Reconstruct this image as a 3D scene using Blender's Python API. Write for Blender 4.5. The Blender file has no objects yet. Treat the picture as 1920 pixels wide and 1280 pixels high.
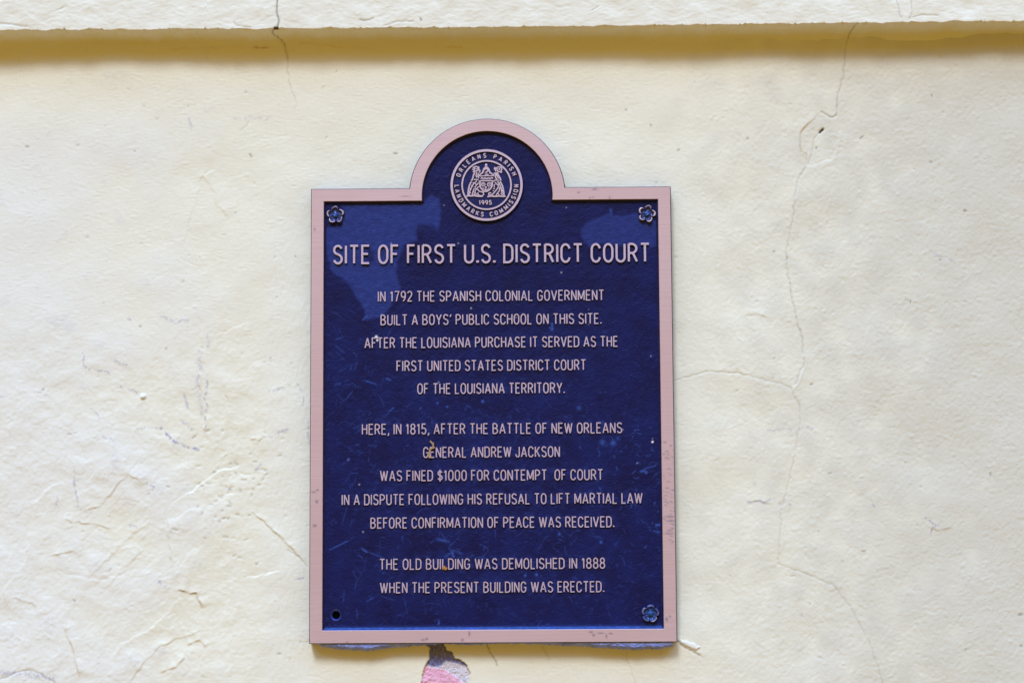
import bpy, math
import numpy as np
from mathutils import Vector

# ------------------------------------------------------------------ camera, light, exposure
S = bpy.context.scene
FOCAL = 50.0
CAM_LOC = (0.0355726, -1.8111043, -0.0433905)
CAM_ROT = (1.64484889, 0.00602789, 0.00585788)
cam = bpy.data.cameras.new('camera'); cam.lens = FOCAL; cam.sensor_width = 36.0
cam.clip_start = 0.05; cam.clip_end = 100.0
camo = bpy.data.objects.new('camera', cam); S.collection.objects.link(camo)
camo.location = CAM_LOC; camo.rotation_euler = CAM_ROT; S.camera = camo

SUN_EL, SUN_AZ = 50.0, -14.0            # elevation; azimuth away from the wall normal (minus = from the left)
SUN_STRENGTH, SUN_ANGLE, SUN_COL = 0.5, 14.0, (1.0, 0.99, 0.975)
SKY_STRENGTH = 0.15
WARM_FILL = (0.75, 0.437, 0.075)              # warm fill added below the sky for golden shade, standing for street bounce
EXPOSURE = 2.03
W = bpy.data.worlds.new('World'); S.world = W; W.use_nodes = True
nt = W.node_tree; nt.nodes.clear()
wo = nt.nodes.new('ShaderNodeOutputWorld'); bg = nt.nodes.new('ShaderNodeBackground')
sky = nt.nodes.new('ShaderNodeTexSky'); sky.sky_type = 'NISHITA'; sky.sun_disc = False
sky.sun_elevation = math.radians(SUN_EL); sky.sun_rotation = math.radians(180 - SUN_AZ)
sky.air_density = 2.0; sky.dust_density = 0.0; sky.ozone_density = 4.0
bg.inputs['Strength'].default_value = SKY_STRENGTH
tcw = nt.nodes.new('ShaderNodeTexCoord'); sep = nt.nodes.new('ShaderNodeSeparateXYZ'); mrw = nt.nodes.new('ShaderNodeMapRange')
nt.links.new(tcw.outputs['Generated'], sep.inputs[0]); nt.links.new(sep.outputs['Z'], mrw.inputs['Value'])
mrw.inputs['From Min'].default_value = 0.50; mrw.inputs['From Max'].default_value = 0.69
mxw = nt.nodes.new('ShaderNodeMix'); mxw.data_type = 'RGBA'; mxw.inputs[6].default_value = (*WARM_FILL, 1)
nt.links.new(mrw.outputs[0], mxw.inputs[0]); nt.links.new(sky.outputs[0], mxw.inputs[7]); nt.links.new(mxw.outputs[2], bg.inputs['Color'])
nt.links.new(bg.outputs[0], wo.inputs['Surface'])
sl = bpy.data.lights.new('sun', 'SUN'); sl.energy = SUN_STRENGTH; sl.angle = math.radians(SUN_ANGLE); sl.color = SUN_COL
so = bpy.data.objects.new('sun', sl); S.collection.objects.link(so)
el, az = math.radians(SUN_EL), math.radians(SUN_AZ)
to_sun = Vector((math.sin(az) * math.cos(el), -math.cos(az) * math.cos(el), math.sin(el)))
so.rotation_euler = to_sun.to_track_quat('Z', 'Y').to_euler(); so.location = to_sun * 5
S.view_settings.view_transform = 'Standard'; S.view_settings.look = 'None'
S.view_settings.exposure = EXPOSURE; S.view_settings.gamma = 1.0; S.view_settings.use_curve_mapping = False
S.cycles.max_bounces = 12; S.cycles.diffuse_bounces = 8
bpy.context.view_layer.update()

# ------------------------------------------------------------------ measuring: a photo point on a plane y = const
MW = np.array(camo.matrix_world)[:3, :3]; C0 = np.array(CAM_LOC); FPX = 1920 * FOCAL / 36
def P(px, py, y=0.0):
    d = MW @ np.array([(px - 960) / FPX, -(py - 640) / FPX, -1.0])
    t = (y - C0[1]) / d[1]; q = C0 + t * d
    return (q[0], q[2])
def PL(pts, y=0.0): return [P(a, b, y) for a, b in pts]
PX = 0.457 / 678                          # metres per photo pixel on the wall
rng = np.random.default_rng(7)

# ------------------------------------------------------------------ helpers
def tag(o, label=None, cat=None, group=None, kind=None):
    for k, v in (('label', label), ('category', cat), ('group', group), ('kind', kind)):
        if v: o[k] = v
    return o
def link(name, me, parent=None):
    o = bpy.data.objects.new(name, me); S.collection.objects.link(o)
    if parent: o.parent = parent
    return o
def mesh_obj(name, verts, faces, mats, parent=None, smooth=False, fmat=None):
    me = bpy.data.meshes.new(name); me.from_pydata([tuple(v) for v in verts], [], faces)
    for m in (mats if isinstance(mats, (list, tuple)) else [mats]): me.materials.append(m)
    if fmat is not None: me.polygons.foreach_set('material_index', np.asarray(fmat, dtype=np.int32))
    me.polygons.foreach_set('use_smooth', [smooth] * len(me.polygons)); me.update(); me.validate()
    return link(name, me, parent)
def grid_mesh(name, V, mats, parent=None, keep=None, attrs=None, smooth=True, flip=False):
    """V: (nz, nx, 3) grid; keep: (nz-1, nx-1) bool"""
    nz, nx = V.shape[:2]
    idx = np.arange(nz * nx).reshape(nz, nx)
    q = np.stack([idx[:-1, :-1], idx[:-1, 1:], idx[1:, 1:], idx[1:, :-1]], -1)
    q = q[keep] if keep is not None else q.reshape(-1, 4)
    if flip: q = q[:, ::-1]
    me = bpy.data.meshes.new(name)
    me.vertices.add(nz * nx); me.vertices.foreach_set('co', V.reshape(-1).astype(np.float32))
    n = len(q); me.loops.add(n * 4); me.loops.foreach_set('vertex_index', q.reshape(-1).astype(np.int32))
    me.polygons.add(n); me.polygons.foreach_set('loop_start', np.arange(0, n * 4, 4, dtype=np.int32))
    me.polygons.foreach_set('use_smooth', np.full(n, smooth))
    me.update(calc_edges=True)
    for m in (mats if isinstance(mats, (list, tuple)) else [mats]): me.materials.append(m)
    for k, a in (attrs or {}).items():
        at = me.attributes.new(k, 'FLOAT', 'POINT'); at.data.foreach_set('value', a.reshape(-1).astype(np.float32))
    return link(name, me, parent)

def fnoise(shape, step, lo, hi, aniso=1.0, seed=0, slope=0.0, angle=0.0):
    """band-passed noise, wavelengths lo..hi metres, unit rms; aniso>1 stretches it along x"""
    r = np.random.default_rng(seed); f = np.fft.rfft2(r.standard_normal(shape))
    fy = np.fft.fftfreq(shape[0], step)[:, None]; fx = np.fft.rfftfreq(shape[1], step)[None, :]
    ca, sa = math.cos(angle), math.sin(angle)
    gx, gy = (fx * ca + fy * sa) * aniso, (-fx * sa + fy * ca)
    k = np.sqrt(gx ** 2 + gy ** 2) + 1e-9
    w = np.exp(-(k * lo) ** 2) * (1 - np.exp(-(k * hi) ** 2)) * k ** (-slope)
    n = np.fft.irfft2(f * w, s=shape); n -= n.mean()
    return n / (n.std() + 1e-12)
def smooth01(t): t = np.clip(t, 0, 1); return t * t * (3 - 2 * t)

class Field:
    """height and wear of a surface sampled on a regular grid (x, z)"""
    def __init__(s, x0, x1, z0, z1, step):
        s.step = step; s.x = np.arange(x0, x1 + step / 2, step); s.z = np.arange(z0, z1 + step / 2, step)
        s.X, s.Z = np.meshgrid(s.x, s.z); s.shape = s.X.shape
    def box(s, a, b, pad):
        x0 = np.searchsorted(s.x, min(a[0], b[0]) - pad); x1 = np.searchsorted(s.x, max(a[0], b[0]) + pad)
        z0 = np.searchsorted(s.z, min(a[1], b[1]) - pad); z1 = np.searchsorted(s.z, max(a[1], b[1]) + pad)
        return slice(z0, z1), slice(x0, x1)
    def dist(s, pts, pad):
        """unsigned distance, signed side and position along a polyline, inside its padded box"""
        D = np.full(s.shape, 9.0); SG = np.zeros(s.shape); T = np.zeros(s.shape)
        L = 0.0; tot = sum(math.dist(p, q) for p, q in zip(pts[:-1], pts[1:])) + 1e-12
        for a, b in zip(pts[:-1], pts[1:]):
            bx = s.box(a, b, pad); x, z = s.X[bx], s.Z[bx]
            dx, dz = b[0] - a[0], b[1] - a[1]; l2 = dx * dx + dz * dz + 1e-15
            t = np.clip(((x - a[0]) * dx + (z - a[1]) * dz) / l2, 0, 1)
            d = np.hypot(x - a[0] - t * dx, z - a[1] - t * dz); side = np.sign(dx * (z - a[1]) - dz * (x - a[0]))
            m = d < D[bx]; D[bx] = np.where(m, d, D[bx]); SG[bx] = np.where(m, side, SG[bx])
            T[bx] = np.where(m, (L + t * math.sqrt(l2)) / tot, T[bx]); L += math.sqrt(l2)
        return D, SG, T
    def inside(s, poly):
        r = np.zeros(s.shape, bool); n = len(poly)
        for i in range(n):
            (x1, z1), (x2, z2) = poly[i], poly[(i + 1) % n]
            if z1 == z2: continue
            c = ((s.Z > min(z1, z2)) & (s.Z <= max(z1, z2)) & (s.X < x1 + (s.Z - z1) * (x2 - x1) / (z2 - z1)))
            r ^= c
        return r
def jitter(pts, amp, seg, seed=0, closed=False):
    r = np.random.default_rng(seed); out = []
    P2 = list(pts) + ([pts[0]] if closed else [])
    for a, b in zip(P2[:-1], P2[1:]):
        l = math.dist(a, b); n = max(1, int(l / seg))
        for i in range(n):
            t = i / n; k = 0 if i == 0 else 1
            out.append((a[0] + (b[0] - a[0]) * t + k * r.normal() * amp, a[1] + (b[1] - a[1]) * t + k * r.normal() * amp))
    if not closed: out.append(P2[-1])
    return out

# ------------------------------------------------------------------ materials
def mat(name):
    m = bpy.data.materials.new(name); m.use_nodes = True
    return m, m.node_tree, m.node_tree.nodes['Principled BSDF']
def N(t, typ, **kw):
    n = t.nodes.new(typ)
    for k, v in kw.items():
        if k in n.inputs.keys() if hasattr(n.inputs, 'keys') else False: n.inputs[k].default_value = v
        else: setattr(n, k, v)
    return n
def coords(t, scale=(1, 1, 1)):
    tc = t.nodes.new('ShaderNodeTexCoord'); mp = t.nodes.new('ShaderNodeMapping'); mp.inputs['Scale'].default_value = scale
    t.links.new(tc.outputs['Object'], mp.inputs['Vector']); return mp.outputs[0]
def noise(t, vec, scale, detail=4, rough=0.55):
    n = t.nodes.new('ShaderNodeTexNoise'); n.inputs['Scale'].default_value = scale; n.inputs['Detail'].default_value = detail
    n.inputs['Roughness'].default_value = rough; t.links.new(vec, n.inputs['Vector']); return n.outputs['Fac']
def ramp(t, fac, lo, hi, a=0.0, b=1.0):
    n = t.nodes.new('ShaderNodeMapRange'); n.inputs['From Min'].default_value = lo; n.inputs['From Max'].default_value = hi
    n.inputs['To Min'].default_value = a; n.inputs['To Max'].default_value = b; t.links.new(fac, n.inputs['Value']); return n.outputs[0]
def attr(t, name):
    n = t.nodes.new('ShaderNodeAttribute'); n.attribute_name = name; return n.outputs['Fac']
def mix(t, fac, a, b):
    n = t.nodes.new('ShaderNodeMix'); n.data_type = 'RGBA'; n.clamp_factor = True
    for s, v in ((n.inputs[0], fac), (n.inputs[6], a), (n.inputs[7], b)):
        if isinstance(v, bpy.types.NodeSocket): t.links.new(v, s)
        elif isinstance(v, (tuple, list)): s.default_value = (*v, 1)
        else: s.default_value = v
    return n.outputs[2]
def bump(t, b, hgt, strength, dist):
    n = t.nodes.new('ShaderNodeBump'); n.inputs['Strength'].default_value = strength; n.inputs['Distance'].default_value = dist
    t.links.new(hgt, n.inputs['Height']); t.links.new(n.outputs[0], b.inputs['Normal'])

WALL_A, WALL_B, WALL_C = (0.775, 0.799, 0.72), (0.755, 0.796, 0.795), (0.615, 0.63, 0.585)
m_wall, t, b = mat('cream_painted_plaster'); v = coords(t)
c = mix(t, attr(t, 'pale'), WALL_A, WALL_B); c = mix(t, attr(t, 'falloff'), c, WALL_C)
c = mix(t, ramp(t, noise(t, v, 140, 5), 0.62, 0.75, 0, 0.25), c, (0.66, 0.56, 0.36))
c = mix(t, attr(t, 'ochre'), c, (0.58, 0.40, 0.16))
c = mix(t, attr(t, 'blue'), c, (0.28, 0.28, 0.50)); c = mix(t, attr(t, 'dirt'), c, (0.075, 0.055, 0.04))
t.links.new(c, b.inputs['Base Color']); b.inputs['Roughness'].default_value = 0.72; b.inputs['Specular IOR Level'].default_value = 0.3
bump(t, b, noise(t, v, 420, 4, 0.6), 0.22, 0.0005)

m_peel, t, b = mat('bare_render_and_old_pink_paint'); v = coords(t)
sp = noise(t, v, 500, 5, 0.7)
grey = mix(t, ramp(t, sp, 0.40, 0.62), (0.09, 0.10, 0.30), (0.28, 0.30, 0.62))
white = mix(t, ramp(t, sp, 0.35, 0.6), (0.72, 0.72, 0.90), (0.82, 0.82, 0.92))
pink = mix(t, ramp(t, noise(t, v, 90, 4), 0.35, 0.65), (0.76, 0.42, 0.66), (0.80, 0.50, 0.74))
c = mix(t, attr(t, 'white'), grey, white); c = mix(t, attr(t, 'pink'), c, pink)
t.links.new(c, b.inputs['Base Color']); b.inputs['Roughness'].default_value = 0.85; bump(t, b, sp, 0.4, 0.001)

m_mortar, t, b = mat('lavender_grey_mortar'); v = coords(t)
c = mix(t, ramp(t, noise(t, v, 60, 5), 0.35, 0.65), (0.17, 0.23, 0.62), (0.27, 0.34, 0.80))
t.links.new(c, b.inputs['Base Color']); b.inputs['Roughness'].default_value = 0.85; bump(t, b, noise(t, v, 300, 5), 0.3, 0.0008)

m_plate, t, b = mat('navy_lacquered_bronze'); v = coords(t)
n1 = noise(t, v, 28, 5)
c = mix(t, ramp(t, n1, 0.35, 0.68), (0.0070, 0.0078, 0.060), (0.0080, 0.0130, 0.098))
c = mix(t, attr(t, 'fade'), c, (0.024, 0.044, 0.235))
c = mix(t, attr(t, 'scuff_or_lit'), c, (0.045, 0.105, 0.46)); c = mix(t, attr(t, 'speck'), c, (0.75, 0.75, 0.9))
t.links.new(c, b.inputs['Base Color']); b.inputs['Roughness'].default_value = 0.5; b.inputs['Specular IOR Level'].default_value = 0.13
vs = coords(t, (1, 1, 1.6))
bump(t, b, noise(t, vs, 230, 5, 0.6), 0.3, 0.0010)

def navy(name, col, rough=0.42):
    m, t, b = mat(name); v = coords(t)
    c = mix(t, ramp(t, noise(t, v, 200, 4), 0.4, 0.65), col, tuple(x * 1.7 for x in col))
    t.links.new(c, b.inputs['Base Color']); b.inputs['Roughness'].default_value = rough; b.inputs['Specular IOR Level'].default_value = 0.2
    return m
m_side = navy('navy_edge_paint', (0.012, 0.012, 0.055))
m_lip = navy('skylit_lip_blue', (0.014, 0.045, 0.21))  # blue skylight on the upturned bottom lip, put into its colour
m_hole = navy('dark_bolt_hole', (0.003, 0.003, 0.006), 0.8)
m_holerim = navy('skylit_hole_rim', (0.022, 0.05, 0.30), 0.3)  # blue light caught by the hole's rim, put into the rim colour

def bronze(name, a, bb, scratches=False, spots=False):
    m, t, b = mat(name)
    v1 = coords(t, (6, 1, 420)); v2 = coords(t, (1, 1, 1))
    st = noise(t, v1, 1.0, 3, 0.7); lo = noise(t, v2, 9, 3)
    c = mix(t, ramp(t, st, 0.35, 0.65), a, bb)
    c = mix(t, ramp(t, lo, 0.35, 0.7, 0, 0.5), c, tuple(x * y for x, y in zip(bb, (1.0, 0.95, 0.90))))
    if scratches: c = mix(t, attr(t, 'scuff_or_lit'), c, (0.035, 0.04, 0.16))
    if spots: c = mix(t, ramp(t, noise(t, v2, 260, 4), 0.58, 0.72, 0, 0.36), c, (0.20, 0.19, 0.42))
    t.links.new(c, b.inputs['Base Color']); b.inputs['Metallic'].default_value = 0.35
    t.links.new(ramp(t, st, 0.3, 0.7, 0.42, 0.60), b.inputs['Roughness'])
    bump(t, b, st, 0.25, 0.0003)
    return m
m_border = bronze('brushed_pink_bronze', (0.645, 0.505, 0.575), (0.575, 0.435, 0.49), scratches=True)
m_letter = bronze('worn_letter_bronze', (0.60, 0.51, 0.68), (0.50, 0.41, 0.58), spots=True)
m_seal = bronze('pale_seal_bronze', (0.60, 0.51, 0.66), (0.52, 0.43, 0.57))

m_rose, t, b = mat('worn_rosette_lacquer'); v = coords(t)
c = mix(t, attr(t, 'wear'), (0.026, 0.030, 0.14), (0.70, 0.62, 0.76)); c = mix(t, attr(t, 'blue'), c, (0.02, 0.09, 0.36))
t.links.new(c, b.inputs['Base Color']); b.inputs['Metallic'].default_value = 0.3; b.inputs['Roughness'].default_value = 0.28
bump(t, b, noise(t, v, 700, 4), 0.5, 0.0006)

# ================================================================== WALL
D_LEDGE = 0.033
F = Field(-0.86, 0.92, -0.56, 0.50, 0.00125)
H = np.zeros(F.shape); A = {k: np.zeros(F.shape) for k in ('pale', 'falloff', 'ochre', 'blue', 'dirt')}
sh, st_ = F.shape, F.step
px_of = lambda x: 960 + (x - 0.034) / PX          # rough photo position, for regional masks only
X0, Z640 = P(960, 640)
U = 960 + (F.X - X0) / PX; Vp = 640 - (F.Z - Z640) / PX
n_fine = fnoise(sh, st_, 0.0016, 0.006, seed=1); n_mid = fnoise(sh, st_, 0.006, 0.02, seed=2)
n_big = fnoise(sh, st_, 0.03, 0.12, seed=3); n_huge = fnoise(sh, st_, 0.12, 0.6, seed=4)
n_brush = fnoise(sh, st_, 0.0018, 0.007, aniso=6, seed=5); n_vbr = fnoise(sh, st_, 0.0018, 0.008, aniso=6, seed=6, angle=math.pi / 2)
rough_r = smooth01((U - 1180) / 250)                                       # sandier to the right
left_low = smooth01((Vp - 520) / 250) * smooth01((600 - U) / 200)          # trowelled, patched lower left
strip = smooth01((U - 480) / 30) * smooth01((590 - U) / 12) * smooth01((Vp - 300) / 150)   # brushed smooth strip beside the plaque
patchy = smooth01((fnoise(sh, st_, 0.015, 0.09, seed=8) + 0.2) * 1.2)
H += 0.000055 * n_fine * (0.8 + 0.6 * rough_r) * (1 - 0.6 * strip) + 0.00008 * n_mid * (0.35 + 0.95 * rough_r * (0.4 + 0.6 * patchy) + 0.5 * left_low)
H += 0.00006 * n_brush * (1 - rough_r) * (1 - 0.6 * left_low) * (0.4 + 0.8 * patchy) + 0.00007 * n_vbr * strip
H += 0.00011 * n_big * (0.8 + 0.7 * left_low) + 0.0007 * n_huge
lumps = np.clip(fnoise(sh, st_, 0.003, 0.014, seed=9) - 1.2, 0, 2); H += 0.00011 * lumps * patchy * (0.4 + rough_r + left_low)

# old paint and plaster layers that have come away in broad patches: low plateaus with torn edges
torn = fnoise(sh, st_, 0.030, 0.22, seed=10) + 0.02 * n_mid + 0.012 * n_fine
column = np.exp(-((U - 400) / 75) ** 2) * smooth01((Vp - 210) / 80) * smooth01((1000 - Vp) / 150)
where = np.clip(left_low * smooth01((560 - U) / 40) + 0.55 * column, 0, 1)
for lv, hs in ((0.75, 0.00026), (-0.8, 0.00020)): H += hs * where * smooth01((torn - lv) / 0.07 + 0.5) * smooth01(n_big * 0.5 + 0.75)
pits = np.exp(-np.hypot((U - 1740) / 110, (Vp - 980) / 45) ** 2) + 0.6 * np.exp(-np.hypot((U - 1420) / 60, (Vp - 920) / 60) ** 2)
H -= 0.00030 * pits * np.clip(n_mid - 0.5, 0, 2)
# wall colour: bluish-white at left, lens and light falloff painted in at right
pale = smooth01((440 - U + 90 * n_huge + 15 * n_big) / 380) * smooth01((Vp - 150) / 130)
A['pale'] = np.clip(0.85 * pale + 0.10 * smooth01(n_big - 0.6) * left_low + 0.25 * strip, 0, 1)
dsmudge = np.hypot((U - 1810) / 130, (Vp - 320) / 70); A['pale'] = np.maximum(A['pale'], 0.35 * np.exp(-dsmudge ** 2))
A['pale'] = np.maximum(A['pale'], 0.5 * np.exp(-np.hypot((U - 1560) / 40, (Vp - 1240) / 50) ** 2))
A['falloff'] = np.clip(smooth01((U - 1150 + 60 * n_big) / 750) * 0.9, 0, 1)
A['blue'] += 0.10 * smooth01(n_big * 0.6 + n_mid * 0.25 - 0.9) * smooth01((520 - U) / 200)

def crack(pts, w=0.0011, depth=0.0008, dark=0.9, amp=0.0007, seed=0, lip=0.0, fade=False, y=0.0):
    q = jitter(PL(pts, y), amp, 0.004, seed); D, SG, T = F.dist(q, max(4 * w, 0.012 if lip else 0))
    r = np.random.default_rng(seed + 50); ph = r.uniform(0, 6, 3)
    var = 0.62 + 0.38 * np.sin(T * 23 + ph[0]) * np.sin(T * 57 + ph[1])
    g = np.exp(-(D / (w * (0.6 + 0.5 * var))) ** 2)
    if fade: g *= smooth01((1 - T) * 2.5)
    H[:] -= depth * g; A['dirt'][:] = np.maximum(A['dirt'], np.clip((dark if dark > 1 else 0.52 * dark) * g * (0.35 + 0.8 * var), 0, 1))
    if lip: H[:] += lip * np.exp(-D / 0.004) * (SG > 0) * (D < 0.012)
def edge(pts, h=0.0006, L=0.016, seed=0, amp=0.0012, dirt=0.0, och=0.0):
    """edge of a torn paint or plaster layer: raised on its left side, stepping down on its right"""
    q = jitter(PL(pts), amp, 0.006, seed); D, SG, T = F.dist(q, L * 3)
    env = smooth01(T * 6) * smooth01((1 - T) * 6) * (0.7 + 0.3 * np.sin(T * 17 + seed))
    H[:] += h * env * np.exp(-D / L) * smooth01((SG * D) / 0.0010 + 0.5) * (D < L * 3)
    line = np.exp(-(D / 0.0011) ** 2) * env
    A['dirt'][:] = np.maximum(A['dirt'], dirt * line); A['ochre'][:] = np.maximum(A['ochre'], och * line)
def rub(pts, w=0.003, v=0.5, key='blue', seed=0, thr=0.3):
    q = jitter(PL(pts), 0.0015, 0.006, seed); D, SG, T = F.dist(q, w * 4)
    g = np.exp(-(D / w) ** 2) * smooth01((n_mid + n_fine - thr) * 1.5); A[key][:] = np.maximum(A[key], v * g)

# --- cracks
crack([(1600, 55), (1587, 80), (1582, 140), (1570, 185), (1568, 217)], 0.0009, 0.0007, 0.62, seed=1)
crack([(1568, 217), (1555, 220), (1540, 210)], 0.0013, 0.001, 0.35, seed=2)
edge([(1540, 210), (1515, 232), (1500, 250), (1499, 275), (1512, 287), (1510, 312)][::-1], 0.0009, 0.008, 3, och=0.55, dirt=0.15)
edge([(1578, 232), (1575, 260), (1560, 300), (1520, 312), (1508, 318)], 0.0007, 0.010, 4)
crack([(1538, 248), (1526, 260), (1522, 285), (1515, 310)], 0.0008, 0.0006, 0.4, seed=5)
crack([(1543, 243), (1538, 248)], 0.0016, 0.003, 1.6, amp=0.0002, seed=6)
crack([(1510, 315), (1495, 340), (1488, 403), (1475, 472), (1475, 498), (1485, 558), (1492, 592), (1505, 635), (1507, 687), (1492, 721)], 0.0011, 0.0009, 0.42, seed=7, lip=0.0007)
edge([(1505, 635), (1507, 687), (1492, 721), (1484, 731)], 0.0010, 0.006, 71)
crack([(1485, 730), (1500, 764), (1500, 799), (1488, 867), (1475, 919), (1464, 962), (1460, 1057)], 0.0009, 0.0007, 0.36, seed=8, lip=0.0004)
crack([(1460, 1057), (1492, 1069), (1561, 1095), (1595, 1138), (1630, 1203), (1657, 1285), (1668, 1330)], 0.0008, 0.0006, 0.38, seed=9)
crack([(1485, 728), (1458, 717), (1389, 700), (1324, 696), (1262, 714)], 0.0008, 0.0006, 0.42, seed=10)
crack([(538, 90), (539, 115), (538, 130), (545, 165), (557, 195), (545, 228)], 0.0008, 0.0006, 0.42, seed=11, fade=True)
crack([(510, 70), (535, 88), (539, 112)], 0.0010, 0.0008, 0.7, seed=12)
crack([(465, 229), (463, 236), (445, 247)], 0.0008, 0.0005, 0.4, seed=13, fade=True)
crack([(914, 1203), (919, 1222), (927, 1235), (932, 1247)], 0.0012, 0.001, 0.95, seed=14, lip=0.0006)
crack([(1016, 1210), (1026, 1228), (1029, 1236)], 0.0008, 0.0006, 0.5, seed=15)
crack([(1173, 1203), (1176, 1238), (1191, 1275), (1196, 1300)], 0.0007, 0.0005, 0.35, seed=16)
crack([(1268, 1200), (1273, 1202), (1283, 1212), (1312, 1227)], 0.0012, 0.001, 0.75, seed=17, lip=0.001)
crack([(540, 1030), (566, 1050), (577, 1061)], 0.0009, 0.0006, 0.5, seed=18)
crack([(474, 960), (516, 998), (550, 1029)], 0.0009, 0.0005, 0.18, seed=19, lip=0.0006)
crack([(561, 1204), (575, 1204), (581, 1199)], 0.0008, 0.0005, 0.6, seed=20)
crack([(0, 1274), (34, 1259), (62, 1256), (96, 1274), (110, 1285)], 0.0010, 0.0007, 0.45, seed=21)
# --- torn layers and trowel ridges, lower left
for i, (pts, h, d, o) in enumerate([
    ([(131, 902), (89, 916), (65, 943), (55, 1019), (41, 1060), (10, 1100), (5, 1149)], .0007, .03, .10),
    ([(151, 957), (186, 950), (220, 909), (241, 888), (275, 909)], .0007, .02, .12),
    ([(117, 974), (165, 981), (213, 991)], .0006, .08, .1),
    ([(313, 957), (344, 929), (385, 902), (412, 881), (440, 874), (470, 870)], -.0012, .0, .0),
    ([(89, 1043), (137, 1032), (145, 1040)], .0007, .1, .1),
    ([(89, 1043), (117, 1074), (179, 1087), (227, 1080), (275, 1063)], -.0006, .02, .05),
    ([(313, 965), (316, 1019), (323, 1060), (326, 1091)], .0008, .04, .12),
    ([(330, 1105), (350, 1109), (368, 1111), (378, 1142)], .0011, .45, .3),
    ([(347, 1111), (316, 1146), (275, 1184), (227, 1204), (200, 1240)], .0008, .08, .2),
    ([(474, 960), (516, 998), (550, 1029), (577, 1060)], .0007, .1, .1),
    ([(455, 1083), (481, 1081), (529, 1067)], -.0012, .0, .05),
    ([(399, 634), (440, 613), (474, 603)], -.0006, .0, .05),
    ([(306, 462), (337, 448), (364, 438)], -.0006, .0, .25),
    ([(361, 500), (365, 492), (378, 486)], -.0006, .05, .25),
    ([(127, 1156), (122, 1180), (137, 1218), (150, 1275)], .0010, .05, .35),
    ([(440, 1060), (430, 1120), (410, 1180)], .0004, .0, .05),
    ([(150, 1100), (230, 1020), (300, 960)], .0005, .0, .0),
    ([(180, 1120), (250, 1050), (290, 1010)], .0004, .0, .0),
    ([(230, 1290), (300, 1210), (390, 1180)], .0006, .0, .1),
    ([(365, 345), (380, 330), (395, 345), (402, 380), (430, 410)], .0005, .0, .12),
    ([(340, 460), (380, 345)], .0003, .0, .05), ([(440, 280), (500, 262), (555, 255)], -.0004, .0, .08),
    ([(375, 640), (372, 700), (380, 775), (392, 840)], .0006, .0, .05),
    ([(420, 720), (428, 760), (420, 800)], .0005, .05, .1),
    ([(465, 825), (485, 827), (500, 815)], .0006, .1, .15),
    ([(20, 1120), (60, 1130), (75, 1160)], .0005, .05, .05),
    ([(350, 1210), (372, 1200), (385, 1215)], .0008, .05, .2), ([(300, 1262), (330, 1250), (350, 1228)], .0008, .05, .2),
    ([(1735, 980), (1760, 995), (1790, 985)], .0005, .1, .05), ([(1400, 940), (1425, 938), (1450, 945)], .0004, .25, .0),
    ([(1390, 596), (1400, 590), (1450, 596)], .0005, .0, .1)]):
    edge(pts, h * (1.5 if h > 0 else 1.0), 0.010, 30 + i, dirt=d * 0.8, och=o)
edge([(470, 87), (485, 90), (508, 89)], 0.0008, 0.008, 91, och=0.8, dirt=0.2); edge([(300, 95), (390, 90), (468, 88)], 0.0004, 0.006, 92, och=0.3)
edge([(545, 78), (600, 86), (700, 92)], 0.0004, 0.006, 93, och=0.3); edge([(835, 89), (850, 88), (870, 90)], 0.0005, 0.006, 94, och=0.5); edge([(1610, 62), (1640, 58), (1700, 60)], 0.0004, 0.006, 95, och=0.3)
# fine trowel scratches in the patch
for i in range(22):
    x, y = 240 + rng.normal() * 70, 1010 + rng.normal() * 60; l = rng.uniform(25, 80)
    q = PL([(x, y), (x + l * .72, y - l * .7)]); D, SG, T = F.dist(q, 0.004); H -= 0.00012 * np.exp(-(D / 0.0011) ** 2)
# scattered pits and dirt specks
for i in range(150):
    x, y = rng.uniform(0, 1920), rng.uniform(130, 1280); r = rng.uniform(0.0006, 0.0016); q = PL([(x, y), (x + rng.normal() * 3, y + rng.normal() * 2)])
    D, SG, T = F.dist(q, 0.006); g = np.exp(-(D / r) ** 2); H -= 0.0005 * g; A['dirt'] = np.maximum(A['dirt'], g * rng.choice([0.1, 0.2, 0.5]))
for i in range(70):                        # clustered pits right of the patch
    x, y = 430 + rng.normal() * 60, 920 + rng.normal() * 50; q = PL([(x, y), (x + rng.normal() * 4, y + rng.normal() * 2)])
    D, SG, T = F.dist(q, 0.006); g = np.exp(-(D / 0.0013) ** 2); H -= 0.0006 * g; A['dirt'] = np.maximum(A['dirt'], g * rng.choice([0.05, 0.25]))
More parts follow.
